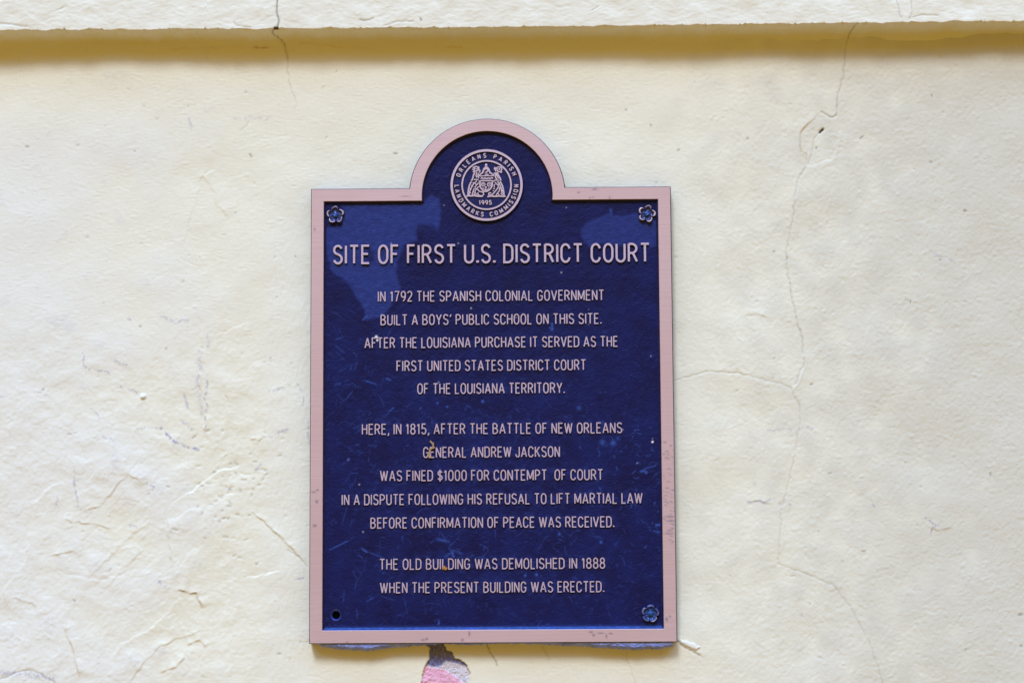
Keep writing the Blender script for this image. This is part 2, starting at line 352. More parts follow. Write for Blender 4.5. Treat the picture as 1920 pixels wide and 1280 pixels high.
# bluish rubbed marks on the paint
for i, (pts, w, vv) in enumerate([
    ([(388, 627), (390, 650)], .004, .25), ([(375, 660), (372, 720), (378, 775)], .005, .35), ([(388, 709), (386, 770), (385, 820)], .002, .6),
    ([(345, 740), (352, 765)], .003, .5), ([(302, 802), (320, 822), (345, 836), (371, 843)], .0028, .9), ([(255, 803), (300, 803)], .0015, .5),
    ([(343, 790), (360, 805)], .003, .6), ([(241, 730), (262, 742)], .0025, .55), ([(151, 654), (156, 675), (165, 692), (206, 702)], .0014, .75),
    ([(215, 675), (238, 684)], .002, .5), ([(170, 765), (186, 783)], .0012, .6), ([(190, 815), (216, 832)], .0015, .6),
    ([(140, 880), (142, 920), (150, 955)], .0022, .6), ([(110, 925), (104, 950)], .002, .6), ([(276, 905), (290, 912), (276, 928)], .002, .6),
    ([(300, 1090), (309, 1096)], .004, .8), ([(245, 984), (255, 986)], .003, .5), ([(508, 670), (508, 676)], .0018, .9),
    ([(500, 730), (530, 728)], .003, .5), ([(510, 815), (538, 806)], .004, .5), ([(545, 680), (570, 668)], .0014, .6), ([(557, 718), (568, 735), (568, 760)], .0012, .6),
    ([(578, 790), (580, 830)], .0025, .5), ([(480, 880), (490, 870)], .003, .5), ([(425, 915), (430, 917)], .002, .8), ([(0, 744), (12, 743)], .0018, .7), ([(62, 735), (92, 742)], .0012, .5),
    ([(555, 1085), (572, 1082)], .0015, .8), ([(0, 1262), (40, 1262), (100, 1270)], .006, .5), ([(300, 590), (330, 605), (355, 600)], .003, .4), ([(240, 597), (246, 600)], .002, .7),
    ([(1440, 806), (1500, 805), (1530, 797)], .002, .4), ([(1408, 820), (1416, 825)], .002, .7), ([(1402, 940), (1452, 938)], .0018, .6), ([(1528, 996), (1538, 994)], .0014, .8),
    ([(1745, 470), (1790, 495)], .0022, .35), ([(1530, 1137), (1537, 1134)], .0014, .8), ([(1735, 970), (1760, 985), (1745, 1000)], .0016, .7), ([(1640, 950), (1636, 945)], .0014, .7), ([(1720, 1104), (1727, 1105)], .0014, .8),
    ([(355, 222), (360, 240)], .003, .4), ([(440, 222), (505, 220)], .004, .25)]):
    rub(pts, w * 0.6, vv, 'blue', 100 + i, thr=-0.5)
q = P(268, 743); d = np.hypot(F.X - q[0], F.Z - q[1]); H += 0.0030 * np.clip(1 - (d / 0.0036) ** 2, 0, 1) ** 0.6; A['pale'] = np.maximum(A['pale'], (d < 0.005) * 1.0)
# flake lifted at the lower right corner of the plaque
fl = F.inside(jitter(PL([(1274, 1199), (1288, 1201), (1312, 1212), (1306, 1217), (1290, 1211), (1280, 1206)]), 0.0006, 0.004, 5, True)); H += 0.0016 * fl; A['pale'] = np.where(fl, 1.0, A['pale'])
# paint peeled away under the plaque
peel_px = [(797, 1196), (799, 1207), (807, 1215), (805, 1236), (798, 1247), (793, 1262), (790, 1280), (786, 1308), (796, 1330), (830, 1338), (862, 1326), (876, 1300), (878, 1280), (881, 1262), (875, 1247), (866, 1238), (853, 1234), (848, 1221), (838, 1219), (833, 1208), (830, 1196)]
peel = jitter(PL(peel_px), 0.0007, 0.0035, 9, True)
pin = F.inside(peel); D, SG, T = F.dist(peel + [peel[0]], 0.012)
H = np.where(pin, H - 0.006, H + 0.0006 * np.exp(-D / 0.006) * (D < 0.012))

# the wall sheet: fine where the photograph looks, running on plain to either side and down to the ground
fx = np.minimum(smooth01((F.X - F.x[0]) / 0.08), smooth01((F.x[-1] - F.X) / 0.08)); fz = smooth01((F.Z - F.z[0]) / 0.06)
H *= fx * fz
xs = np.concatenate([[-3.0, -2.0, -1.4, -1.0], F.x, [1.05, 1.4, 2.0, 3.0]]); zs = np.concatenate([[-1.6, -1.1, -0.75, -0.62], F.z, [0.9]])
def embed(a, mode='edge'): return np.pad(a, ((4, 1), (4, 4)), mode=mode)
VX, VZ = np.meshgrid(xs, zs); V = np.stack([VX, -embed(H, 'constant'), VZ], -1)
wall = grid_mesh('plaster_wall', V, m_wall, attrs={k: embed(a, 'constant' if k in ('dirt', 'blue', 'ochre') else 'edge') for k, a in A.items()})
tag(wall, 'cracked cream painted plaster wall behind the blue plaque, with a ledge above', 'wall')

# --- the band of wall that stands forward above (ledge), with its nibbled lower edge and soffit
G = Field(-0.86, 0.92, 0.0, 0.085, 0.00125)
xl = G.x
e0, e1, e2 = P(0, 57.5, -D_LEDGE), P(960, 51.5, -D_LEDGE), P(1919, 40, -D_LEDGE)
ze = np.interp(xl, [e0[0], e1[0], e2[0]], [e0[1], e1[1], e2[1]])
def n1d(n, lo, hi, seed):
    return fnoise((n, 8), G.step, lo, hi, seed=seed)[:, 0]
chips = np.clip(n1d(len(xl), 0.004, 0.03, 21) - 0.9, 0, 3); chips2 = np.clip(n1d(len(xl), 0.0018, 0.006, 22) - 0.6, 0, 3)
ze = ze + 0.0005 * n1d(len(xl), 0.02, 0.15, 20) + 0.0013 * chips + 0.0005 * chips2
nf = int(0.075 / G.step); gsh = (nf, len(xl))
gn = fnoise(gsh, G.step, 0.0016, 0.006, seed=23); gm = fnoise(gsh, G.step, 0.006, 0.02, seed=24, aniso=2); gb = fnoise(gsh, G.step, 0.03, 0.12, seed=25)
gbr = fnoise(gsh, G.step, 0.0018, 0.007, aniso=5, seed=26)
hh = 0.00004 * gn + 0.00007 * gm + 0.0003 * gb + 0.00006 * gbr
LA = {k: np.zeros(gsh) for k in A}
zz = np.arange(nf) * G.step
ZF = ze[None, :] + zz[::-1][:, None]                      # top row first
XF = np.broadcast_to(xl, gsh)
def lcrack(pts, w, dark):
    q = jitter(PL(pts, -D_LEDGE), 0.0006, 0.004, int(pts[0][0])); Dm = np.full(gsh, 9.0)
    for a, b_ in zip(q[:-1], q[1:]):
        dx, dz = b_[0] - a[0], b_[1] - a[1]; l2 = dx * dx + dz * dz + 1e-15
        tt = np.clip(((XF - a[0]) * dx + (ZF - a[1]) * dz) / l2, 0, 1); Dm = np.minimum(Dm, np.hypot(XF - a[0] - tt * dx, ZF - a[1] - tt * dz))
    g = np.exp(-(Dm / w) ** 2); LA['dirt'][:] = np.maximum(LA['dirt'], dark * g); hh[:] -= 0.0008 * g
lcrack([(521, -30), (520, 0), (519, 25), (523, 38), (518, 58)], 0.0010, 0.75)
lcrack([(1683, -30), (1681, 2), (1686, 20), (1690, 34)], 0.0007, 0.3); lcrack([(1708, 0), (1711, 22), (1704, 36), (1730, 28), (1760, 30)], 0.0006, 0.25)
lcrack([(0, 44), (25, 47), (50, 50)], 0.0010, 0.3); lcrack([(675, 37), (690, 38), (700, 35)], 0.0011, 0.4)
lcrack([(788, 35), (790, 38)], 0.0010, 0.8); lcrack([(720, 48), (740, 42), (775, 40)], 0.0009, 0.22); lcrack([(105, 20), (125, 12)], 0.0008, 0.2)
lcrack([(1110, 20), (1122, 13)], 0.0007, 0.25); lcrack([(438, 42), (443, 48), (470, 52)], 0.0008, 0.3)
LA['pale'] += 0.35; LA['ochre'] = np.maximum(0, 0.35 * np.exp(-zz[::-1][:, None] / 0.002) * smooth01(gm + gn))
rows = [np.stack([XF, -(D_LEDGE + hh), ZF], -1)]; row_attr = {k: [a] for k, a in LA.items()}
# lower arris, soffit and cove back to the wall
prof = [(0.0010, -0.0004), (0.0024, -0.0009), (0.0050, -0.0012), (0.009, -0.0017), (0.0135, -0.0023), (0.018, -0.0030), (0.0225, -0.0038), (0.0265, -0.0047), (0.0295, -0.0058), (0.0318, -0.0075), (0.0330, -0.0100), (0.0342, -0.014)]
sm = np.stack([fnoise((len(xl), 8), G.step, 0.004, 0.03, seed=60 + i)[:, 0] for i in range(len(prof))]); sb = n1d(len(xl), 0.03, 0.2, 75)
zsm = np.interp(xl, xl, np.convolve(np.pad(ze, 40, mode='edge'), np.ones(81) / 81, 'valid'))
for i, (dy, dz) in enumerate(prof):
    kf = smooth01((dy - 0.001) / 0.006); base = ze * (1 - kf) + zsm * kf
    rows.append(np.stack([xl, -(D_LEDGE + hh[-1] * (1 - kf) - dy), base + dz + 0.00022 * sm[i] + 0.0008 * sb * kf], -1)[None])
    for k in row_attr: row_attr[k].append(np.zeros((1, len(xl))) if k != 'falloff' else np.zeros((1, len(xl))))
hx = np.argmin(abs(xl - P(517, 62, -D_LEDGE)[0]))
LV = np.concatenate(rows, 0)
top = LV[0].copy(); top[:, 2] = 1.2; LV = np.concatenate([top[None], LV], 0)
LAt = {k: np.concatenate([v_[0][:1]] + v_, 0) for k, v_ in row_attr.items()}
LAt['dirt'][nf - 1:nf + 3, hx - 2:hx + 3] = 1.0
for ii in range(len(prof)):                # the crack runs on across the soffit
    for xa_, dk in ((np.interp(ii, [0, 4, 11], [P(515, 66, -.03)[0], P(511, 72, -.02)[0], P(535, 88)[0]]), .6), (np.interp(ii, [0, 11], [P(1606, 50, -.03)[0], P(1590, 76)[0]]), .45)):
        kx = np.argmin(abs(xl - xa_)); LAt['dirt'][nf + 1 + ii, kx - 1:kx + 2] = np.maximum(LAt['dirt'][nf + 1 + ii, kx - 1:kx + 2], [dk * .3, dk, dk * .3])
lft, rgt = LV[:, :1].copy(), LV[:, -1:].copy(); lft[..., 0] = -3; rgt[..., 0] = 3
LV = np.concatenate([lft, LV, rgt], 1); LAt = {k: np.pad(a, ((0, 0), (1, 1)), mode='edge') for k, a in LAt.items()}
ledge = grid_mesh('ledge', LV, m_wall, wall, attrs=LAt, flip=True)

# --- bare patch under the plaque (part of the wall)
K = Field(min(p[0] for p in peel) - .006, max(p[0] for p in peel) + .006, min(p[1] for p in peel) - .006, max(p[1] for p in peel) + .006, 0.0008)
kn = fnoise(K.shape, K.step, 0.0014, 0.006, seed=31); km = fnoise(K.shape, K.step, 0.006, 0.03, seed=32)
def above(line):
    q = PL(line); return K.Z - np.interp(K.X, [p[0] for p in q], [p[1] for p in q])
b1 = above([(780, 1245), (797, 1247), (812, 1252), (831, 1254), (850, 1265), (862, 1274), (870, 1284), (885, 1300)]) + 0.0004 * kn
b2 = above([(780, 1243), (798, 1245), (815, 1249), (826, 1248), (835, 1238), (848, 1240), (870, 1246), (885, 1255)]) + 0.0005 * kn
pinkm = smooth01(-b1 / 0.0008 + .5); whitem = smooth01(-b2 / 0.003 + .35) * (0.65 + 0.35 * smooth01(kn))
KV = np.stack([K.X, 0.0022 - 0.0002 * kn - 0.0003 * km - 0.0008 * pinkm - 0.0004 * whitem, K.Z], -1)
grid_mesh('bare_patch', KV, m_peel, wall, attrs={'pink': pinkm, 'white': whitem})

# --- mortar squeezed out behind the plaque (part of the wall)
low = [(592, 1207), (603, 1214), (640, 1219), (690, 1222), (730, 1216), (765, 1213), (800, 1210), (835, 1208), (880, 1211), (925, 1208), (985, 1208), (1040, 1211), (1090, 1213), (1130, 1216), (1190, 1219), (1240, 1218), (1262, 1213)]
lo_p = PL(low, -0.012); mx = np.arange(lo_p[0][0], lo_p[-1][0], 0.0012)
ml = np.interp(mx, [p[0] for p in lo_p], [p[1] for p in lo_p]) + 0.0004 * n1d(len(mx), 0.004, 0.03, 41)
zt = P(900, 1182, -0.008)[1]; tt = np.linspace(0, 1, 40)[:, None]
MZ = zt * (1 - tt) + ml[None] * tt; dist_low = MZ - ml[None]
mn = fnoise(MZ.shape, 0.0012, 0.004, 0.02, seed=42)
MY = -(0.0188 * np.clip(1 - (1 - np.clip(dist_low / 0.007, 0, 1)) ** 2, 0, 1) ** 0.5 + 0.0003 * mn - 0.001)
grid_mesh('mortar_bed', np.stack([np.broadcast_to(mx, MZ.shape), MY, MZ], -1), m_mortar, wall, flip=True)

# ================================================================== PLAQUE
T = 0.020                                   # stands this far off the wall
REC = 0.0042                                # depth of the sunk field below the border
plaque = bpy.data.objects.new('historical_plaque', None); S.collection.objects.link(plaque); plaque.location = (0, -T, 0)
plaque.empty_display_size = 0.05
tag(plaque, 'arched navy blue plaque with pink bronze border and raised lettering on cream wall', 'plaque')
bpy.context.view_layer.update()
def QF(px, py): return P(px, py, -T)
HW, HH = 0.2285, 0.2854
AC = (QF(913.5, 367)[0], QF(913.5, 367)[1]); AR = QF(1059.5, 367)[0] - AC[0]
BW = 0.0158                                 # border width
def outline(o, n_arc=300, step=0.004):
    """outline inset by o, counter-clockwise seen from the front, always the same number of points"""
    pts = []; x, zt_, zb = HW - o, HH - o, -HH + o; r = AR - o
    a0 = math.asin(max(-1, min(1, (zt_ - AC[1]) / r)))
    def seg(p, q, n): pts.extend([(p[0] + (q[0] - p[0]) * i / n, p[1] + (q[1] - p[1]) * i / n) for i in range(n)])
    fr, fl_ = (AC[0] + r * math.cos(a0), zt_), (AC[0] - r * math.cos(a0), zt_)
    seg((-x, zb), (x, zb), 420); seg((x, zb), (x, zt_), 600); seg((x, zt_), fr, 130)
    for i in range(n_arc):
        a = a0 + (math.pi - 2 * a0) * i / n_arc; pts.append((AC[0] + r * math.cos(a), AC[1] + r * math.sin(a)))
    seg(fl_, (-x, zt_), 130); seg((-x, zt_), (-x, zb), 600)
    return pts
# border: wall-side flange, drafted edge, brushed face, inner draft
rings = [(-0.0013, T - 0.0005), (-0.0009, 0.0035), (-0.0002, 0.0007), (0.0004, 0.0)] + [(0.0004 + (BW - 0.0008) * i / 14, 0.0) for i in range(1, 15)] + [(BW + 0.0001, 0.0006), (BW + 0.0012, 0.0026), (BW + 0.0030, REC + 0.0003)]
outs = [outline(o) for o, d in rings]; npt = len(outs[0])
bv = [(p[0], d, p[1]) for o_, (o, d) in zip(outs, rings) for p in o_]
bf, bm_ = [], []
for i in range(len(rings) - 1):
    for j in range(npt):
        k = (j + 1) % npt; bf.append((i * npt + j, i * npt + k, (i + 1) * npt + k, (i + 1) * npt + j)); bm_.append(0 if 3 <= i <= 17 else (1 if i < 3 or j >= 421 else 2))
border = mesh_obj('border', bv, bf, [m_border, m_side, m_lip], plaque, False, bm_)
ba = np.zeros(len(bv)); bx = np.array([v_[0] for v_ in bv]); bz = np.array([v_[2] for v_ in bv])
def bmark(x, y, lx, ly, v_):
    q = QF(x, y); d = np.hypot((bx - q[0]) / (lx * PX), (bz - q[1]) / (ly * PX)); ba[:] = np.maximum(ba, v_ * np.exp(-d ** 2))
for i in range(60): bmark(rng.uniform(1243, 1266), 820 + 200 * rng.beta(2.2, 1.6), rng.uniform(1.5, 4), rng.uniform(.7, 1.1), rng.uniform(.3, .8))
for x, y, lx, ly in [(1256, 968, 12, 2), (1258, 976, 10, 2), (1255, 1000, 10, 1.4), (1250, 1160, 3, 4), (1256, 1155, 3, 2), (1108, 1184, 5, 2), (1126, 1186, 8, 1.3), (1145, 1187, 4, 2), (1113, 1190, 3, 3), (1137, 1192, 2, 4), (880, 1187, 2, 6), (793, 1199, 4, 2), (800, 1197, 3, 3), (867, 1199, 3, 3), (651, 1203, 3, 1.5),
                   (1106, 371, 2, 2), (1112, 370, 2, 2), (1143, 371, 1.5, 4), (1085, 361, 3, 2), (1115, 355, 6, 2), (760, 368, 12, 1), (588, 922, 6, 1.3), (594, 940, 3, 4), (590, 985, 4, 3), (595, 918, 3, 2), (590, 430, 2, 3)]: bmark(x, y, lx * 0.8, ly * 0.8, 0.65)
# the paint line round the outer and inner arris
at = border.data.attributes.new('scuff_or_lit', 'FLOAT', 'POINT'); at.data.foreach_set('value', ba.astype(np.float32))

# sunk field
st2 = 0.0008
R = Field(-HW + BW - 0.001, HW - BW + 0.001, -HH + BW - 0.001, AC[1] + AR - BW + 0.001, st2)
inner = outline(BW + 0.0004); ins = R.inside(inner)
fsh = R.shape
hn = fnoise(fsh, st2, 0.0012, 0.005, seed=51, aniso=1.7); hm = fnoise(fsh, st2, 0.008, 0.05, seed=52)
RH = 0.00010 * hn + 0.00008 * hm
Uq = 913.5 + (R.X - AC[0]) / PX; Vq = 367 - (R.Z - AC[1]) / PX * 1.0
def rfield(pts, amp=0.0008, seg=0.004, seed=0): return R.inside(jitter([QF(*p) for p in pts], amp, seg, seed, True)).astype(float)
def blur(a, n=1):
    for _ in range(n):
        a = (a + np.roll(a, 1, 0) + np.roll(a, -1, 0) + np.roll(a, 1, 1) + np.roll(a, -1, 1)) / 5
    return a
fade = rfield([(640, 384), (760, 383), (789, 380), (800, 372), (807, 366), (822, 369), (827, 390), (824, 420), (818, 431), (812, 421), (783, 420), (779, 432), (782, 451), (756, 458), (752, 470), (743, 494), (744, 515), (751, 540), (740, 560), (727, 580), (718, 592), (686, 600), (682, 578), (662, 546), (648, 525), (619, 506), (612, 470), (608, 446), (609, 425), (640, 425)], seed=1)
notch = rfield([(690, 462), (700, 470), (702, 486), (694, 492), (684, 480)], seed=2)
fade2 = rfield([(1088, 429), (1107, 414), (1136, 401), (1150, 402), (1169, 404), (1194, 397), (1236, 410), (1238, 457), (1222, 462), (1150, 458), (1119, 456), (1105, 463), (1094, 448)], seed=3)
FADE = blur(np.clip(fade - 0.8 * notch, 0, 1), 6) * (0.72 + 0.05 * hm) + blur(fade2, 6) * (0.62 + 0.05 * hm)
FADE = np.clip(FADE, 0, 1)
lines_px = [(554, 708, 1133), (598, 713, 1128), (641, 683, 1159), (684.5, 743, 1099), (727.5, 782, 1059), (803, 678, 1167), (847, 793, 1050), (890.5, 712, 1131), (935, 640, 1205), (979, 694, 1152), (1056.5, 711, 1135), (1100.5, 712, 1133)]
halo = np.zeros(fsh)
for cy, xa, xb in lines_px:
    q = QF(920, cy); xa_, xb_ = QF(xa, cy)[0], QF(xb, cy)[0]
    inx = smooth01((R.X - xa_ + .012) / .02) * smooth01((xb_ + .012 - R.X) / .02)
    halo = np.maximum(halo, inx * np.exp(-((R.Z - q[1] - 0.001) / 0.0095) ** 2))
hb = fnoise(fsh, st2, 0.002, 0.012, seed=53, aniso=3); hbig = fnoise(fsh, st2, 0.01, 0.06, seed=54)
lowp = smooth01((Vq - 520) / 300)
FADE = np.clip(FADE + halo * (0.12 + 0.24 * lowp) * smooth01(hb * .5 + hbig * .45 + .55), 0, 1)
SC = np.zeros(fsh); SP = np.zeros(fsh)
SC += 0.12 * smooth01(hb - 0.8) * smooth01(hbig + 0.1) * lowp
SC += 0.35 * smooth01(fnoise(fsh, st2, 0.0009, 0.004, seed=55) - 1.7) * smooth01(hbig - 0.2) * (0.25 + lowp)
r5 = np.random.default_rng(5)
def scratch(x, y, l, a, w, v_, curve=0.0, F_=SC):
    pts = []
    for i in range(7):
        s_ = i / 6; aa = a + curve * (s_ - .5); pts.append(QF(x, y)); x += l / 6 * math.cos(aa); y -= l / 6 * math.sin(aa)
    D, SG, TT = R.dist(pts, w * 3); g = v_ * np.exp(-(D / w) ** 2) * smooth01(TT * 4 + .2) * smooth01((1 - TT) * 4 + .2) * (0.55 + 0.45 * smooth01(hn + .4)); F_[:] = np.maximum(F_, g)
def crowd(n, cx, cy, sx, sy, lmax, vmax):
    for i in range(n):
        scratch(cx + r5.normal() * sx, cy + r5.normal() * sy, r5.uniform(3, lmax), r5.choice([0, .5, 1.5, 2.4]) + r5.normal() * .4, r5.uniform(.0005, .0009), r5.uniform(.12, vmax), r5.normal() * .9)
crowd(42, 665, 720, 30, 70, 26, .45); crowd(36, 680, 860, 40, 60, 30, .45); crowd(30, 1150, 830, 35, 30, 16, .7); crowd(26, 1180, 905, 35, 40, 18, .6)
crowd(26, 850, 1030, 45, 20, 26, .6); crowd(20, 1010, 1010, 70, 20, 30, .4); crowd(24, 700, 1060, 50, 50, 34, .35); crowd(24, 1080, 1080, 90, 50, 28, .3); crowd(18, 1120, 690, 60, 60, 26, .3)
crowd(26, 920, 780, 110, 20, 22, .4); crowd(18, 820, 1150, 70, 15, 24, .35); crowd(20, 1235, 950, 6, 60, 14, .7)
for a in [(614, 1032, 46, .45, .0009, .7), (676, 1027, 16, -.6, .0012, .9), (690, 1035, 30, -.35, .0009, .5), (845, 1030, 18, -1.2, .0014, .8), (815, 1010, 30, -.2, .0018, .6), (832, 1045, 18, .6, .0011, .6), (822, 1172, 10, 1.5, .0010, .9), (686, 1128, 18, .5, .0008, .5), (668, 1140, 18, -1.5, .0008, .35),
          (1035, 604, 16, -1.5, .0012, 1.0), (1030, 612, 10, -.9, .001, .8), (1145, 390, 12, -1.4, .0016, .6), (678, 600, 14, .7, .0010, .9), (1130, 622, 10, .2, .001, .3), (1205, 880, 30, .3, .001, .6), (1200, 884, 12, .2, .0014, .9), (1228, 985, 16, .1, .0015, .9), (1225, 995, 14, -.2, .001, .7), (680, 712, 28, -.3, .0009, .7), (722, 708, 12, -.4, .0012, .8), (728, 772, 14, .7, .0009, .7), (640, 985, 40, 1.3, .0008, .3)]: scratch(*a)
for (x, y, r_, v_) in [(1052.7, 510, 1.7, 1), (883, 577, 1.7, 1), (705, 631, 3.0, 1), (707, 637, 2.4, 1), (1224, 828, 2.2, 1), (1224, 822, 1.2, .8), (673, 908, 1.7, .9), (680, 997, 1.9, .7), (967, 594, 2.0, .8), (733, 456, 1.6, .9), (859, 455, 1.5, .9), (822, 716, 1.7, .7), (1221, 667, 1.6, .7), (1195, 868, 1.4, .7), (1104, 608, 1.3, .5), (1168, 805, 1.6, .7), (832, 384, 1.5, .6), (1062, 388, 1.3, .8), (1104, 579, 1.2, .5), (652, 862, 1.4, .5)]:
    q = QF(x, y); d = np.hypot(R.X - q[0], R.Z - q[1]); SP = np.maximum(SP, v_ * (1.0 if r_ > 2 else 0.4) * smooth01(1.4 - d / (r_ * PX)))
for (x, y, r_, v_) in [(1006, 1077, 2.4, 1), (985, 1079, 2.2, .9), (1049, 1001, 2.4, .9), (1127, 1016, 2.6, .9), (1212, 885, 2.6, .9), (905, 752, 2.6, .9), (820, 755, 2.2, .7), (838, 762, 2.2, .6), (653, 860, 2.2, .7), (1086, 764, 4, .5), (1130, 829, 5, .6), (1150, 830, 5, .7), (788, 765, 2, .5), (1120, 900, 2, .6)]:
    q = QF(x, y); d = np.hypot(R.X - q[0], R.Z - q[1]); SC = np.maximum(SC, v_ * np.exp(-(d / (r_ * PX)) ** 2))
SC += 0.75 * np.exp(-np.clip(R.Z - (-HH + BW + 0.0028), 0, 1) / 0.0012) * (0.6 + 0.3 * smooth01(hb))    # skylit blue of the bottom lip, carried into the field colour
hq = QF(629, 1154); hr = np.hypot(R.X - hq[0], R.Z - hq[1])
keepv = ins & (hr > 0.0060); keep = keepv[:-1, :-1] & keepv[1:, :-1] & keepv[:-1, 1:] & keepv[1:, 1:]
# let the sheet run under the border's inner draft
RV = np.stack([R.X, REC - RH, R.Z], -1)
ins2 = R.inside(outline(BW - 0.0012)); kv = ins2 & (hr > 0.0060); keep = kv[:-1, :-1] & kv[1:, :-1] & kv[:-1, 1:] & kv[1:, 1:]
field = grid_mesh('sunk_field', RV, m_plate, plaque, keep=keep, attrs={'fade': np.clip(FADE, 0, 1), 'scuff_or_lit': np.clip(SC, 0, 1), 'speck': SP})

# empty bolt hole, lower left
hv, hf, hm_ = [], [], []; prof_h = [(0.0078, REC + 0.0002), (0.0068, REC - 0.0006), (0.0062, REC - 0.0004), (0.0054, REC + 0.0008), (0.0049, REC + 0.0024), (0.0049, T - 0.007), (0.0001, T - 0.007)]
for r_, d in prof_h:
    for j in range(40):
        a = 2 * math.pi * j / 40; hv.append((hq[0] + r_ * math.cos(a), d, hq[1] + r_ * math.sin(a)))
for i in range(len(prof_h) - 1):
    for j in range(40):
        k = (j + 1) % 40; hf.append((i * 40 + j, i * 40 + k, (i + 1) * 40 + k, (i + 1) * 40 + j)); hm_.append([2, 2, 0, 0, 1, 1][i])
mesh_obj('bolt_hole', hv, hf, [m_holerim, m_hole, m_side], plaque, True, hm_)

# ------------------------------------------------------------------ raised lettering
def arc(cx, cy, rx, ry, a0, a1, n=10):
    return [(cx + rx * math.cos(math.radians(a0 + (a1 - a0) * i / n)), cy + ry * math.sin(math.radians(a0 + (a1 - a0) * i / n))) for i in range(n + 1)]
w = 0.44
def bowl(x, y0, y1, wd, r=None):
    """right-facing bowl from (x,y1) round to (x,y0)"""
    h = (y1 - y0) / 2; r = min(h, wd * .95) if r is None else r
    return [(x, y1), (x + wd - r, y1)] + arc(x + wd - r, y1 - r, r, r, 80, 0, 6) + arc(x + wd - r, y0 + r, r, r, 0, -80, 6) + [(x + wd - r, y0), (x, y0)]
def oval(x0, x1, y0, y1, n=28):
    cx, rx = (x0 + x1) / 2, (x1 - x0) / 2; rc = rx; k = (y1 - y0) / 2 - rc * 1.6
    k = max(k, 0); cy = (y0 + y1) / 2; ry = (y1 - y0) / 2 - k
    return arc(cx, cy + k, rx, ry, 0, 180, n // 2) + arc(cx, cy - k, rx, ry, 180, 360, n // 2)
S_P = arc(.22, .765, .20, .235, 18, 90, 5) + arc(.22, .765, .20, .235, 90, 235, 9) + [(.22, .52)] + arc(.225, .245, .205, .245, 62, 0, 5) + arc(.225, .245, .205, .245, 0, -165, 11)
GL = {  # letter: (width, [(closed, points), ...])
 'A': (.50, [(0, [(0, 0), (.25, 1), (.50, 0)]), (0, [(.075, .30), (.425, .30)])]),
 'B': (.44, [(0, [(0, 0), (0, 1)]), (0, bowl(0, .52, 1, .39)), (0, bowl(0, 0, .52, .43))]),
 'C': (.44, [(0, arc(.22, .68, .22, .32, 14, 180, 12) + arc(.22, .32, .22, .32, 180, 346, 12))]),
 'D': (.44, [(1, [(0, 0), (0, 1), (.18, 1)] + arc(.19, .72, .25, .28, 85, 0, 6) + arc(.19, .28, .25, .28, 0, -85, 6) + [(.18, 0)])]),
 'E': (.37, [(0, [(.37, 1), (0, 1), (0, 0), (.37, 0)]), (0, [(0, .53), (.31, .53)])]),
 'F': (.35, [(0, [(.35, 1), (0, 1), (0, 0)]), (0, [(0, .52), (.29, .52)])]),
 'G': (.46, [(0, arc(.22, .68, .22, .32, 18, 180, 12) + arc(.22, .32, .22, .32, 180, 360, 14) + [(.44, .46), (.25, .46)])]),
 'H': (.43, [(0, [(0, 0), (0, 1)]), (0, [(.43, 0), (.43, 1)]), (0, [(0, .52), (.43, .52)])]),
 'I': (.0, [(0, [(0, 0), (0, 1)])]),
 'J': (.32, [(0, [(.32, 1), (.32, .2)] + arc(.16, .19, .16, .19, 0, -180, 9) + [(0, .27)])]),
 'K': (.43, [(0, [(0, 0), (0, 1)]), (0, [(.41, 1), (0, .40)]), (0, [(.14, .58), (.43, 0)])]),
 'L': (.34, [(0, [(0, 1), (0, 0), (.34, 0)])]),
 'M': (.56, [(0, [(0, 0), (0, 1), (.28, .12), (.56, 1), (.56, 0)])]),
 'N': (.43, [(0, [(0, 0), (0, 1), (.43, 0), (.43, 1)])]),
 'O': (.45, [(1, oval(0, .45, 0, 1)[:-1])]),
 'P': (.42, [(0, [(0, 0), (0, 1)]), (0, bowl(0, .46, 1, .41))]),
 'R': (.43, [(0, [(0, 0), (0, 1)]), (0, bowl(0, .48, 1, .41)), (0, [(.22, .48), (.43, 0)])]),
 'S': (.43, [(0, S_P)]),
 'T': (.43, [(0, [(0, 1), (.43, 1)]), (0, [(.215, 1), (.215, 0)])]),
 'U': (.43, [(0, [(0, 1), (0, .24)] + arc(.215, .24, .215, .24, 180, 360, 12) + [(.43, 1)])]),
 'V': (.48, [(0, [(0, 1), (.24, 0), (.48, 1)])]),
 'W': (.68, [(0, [(0, 1), (.17, 0), (.34, .96), (.51, 0), (.68, 1)])]),
 'Y': (.47, [(0, [(0, 1), (.235, .44), (.47, 1)]), (0, [(.235, .44), (.235, 0)])]),
 '0': (.42, [(1, oval(0, .42, 0, 1)[:-1])]),
 '1': (.20, [(0, [(0, .80), (.15, 1), (.15, 0)])]),
 '2': (.40, [(0, arc(.2, .76, .2, .24, 165, 0, 9) + [(.385, .64), (.30, .47), (0, .01), (.42, .01)])]),
 '5': (.40, [(0, [(.37, 1), (.06, 1), (.03, .52)] + arc(.20, .30, .20, .30, 125, -155, 16))]),
 '7': (.40, [(0, [(0, 1), (.40, 1), (.24, .55), (.14, 0)])]),
 '8': (.42, [(1, oval(.03, .39, .53, 1, 20)[:-1]), (1, oval(0, .42, 0, .53, 20)[:-1])]),
 '9': (.40, [(1, oval(0, .40, .40, 1, 22)[:-1]), (0, [(.40, .72), (.39, .45), (.33, .22), (.19, 0)])]),
 '.': (.0, [(0, [(0, -.01), (0, .11)])]), ',': (.03, [(0, [(.04, .11), (.03, -.02), (-.04, -.16)])]), "'": (.03, [(0, [(.04, 1.02), (.03, .92), (-.03, .76)])]),
 '$': (.41, [(0, [(x * .95, .08 + y * .84) for x, y in S_P]), (0, [(.205, -.10), (.205, 1.10)])]),
}
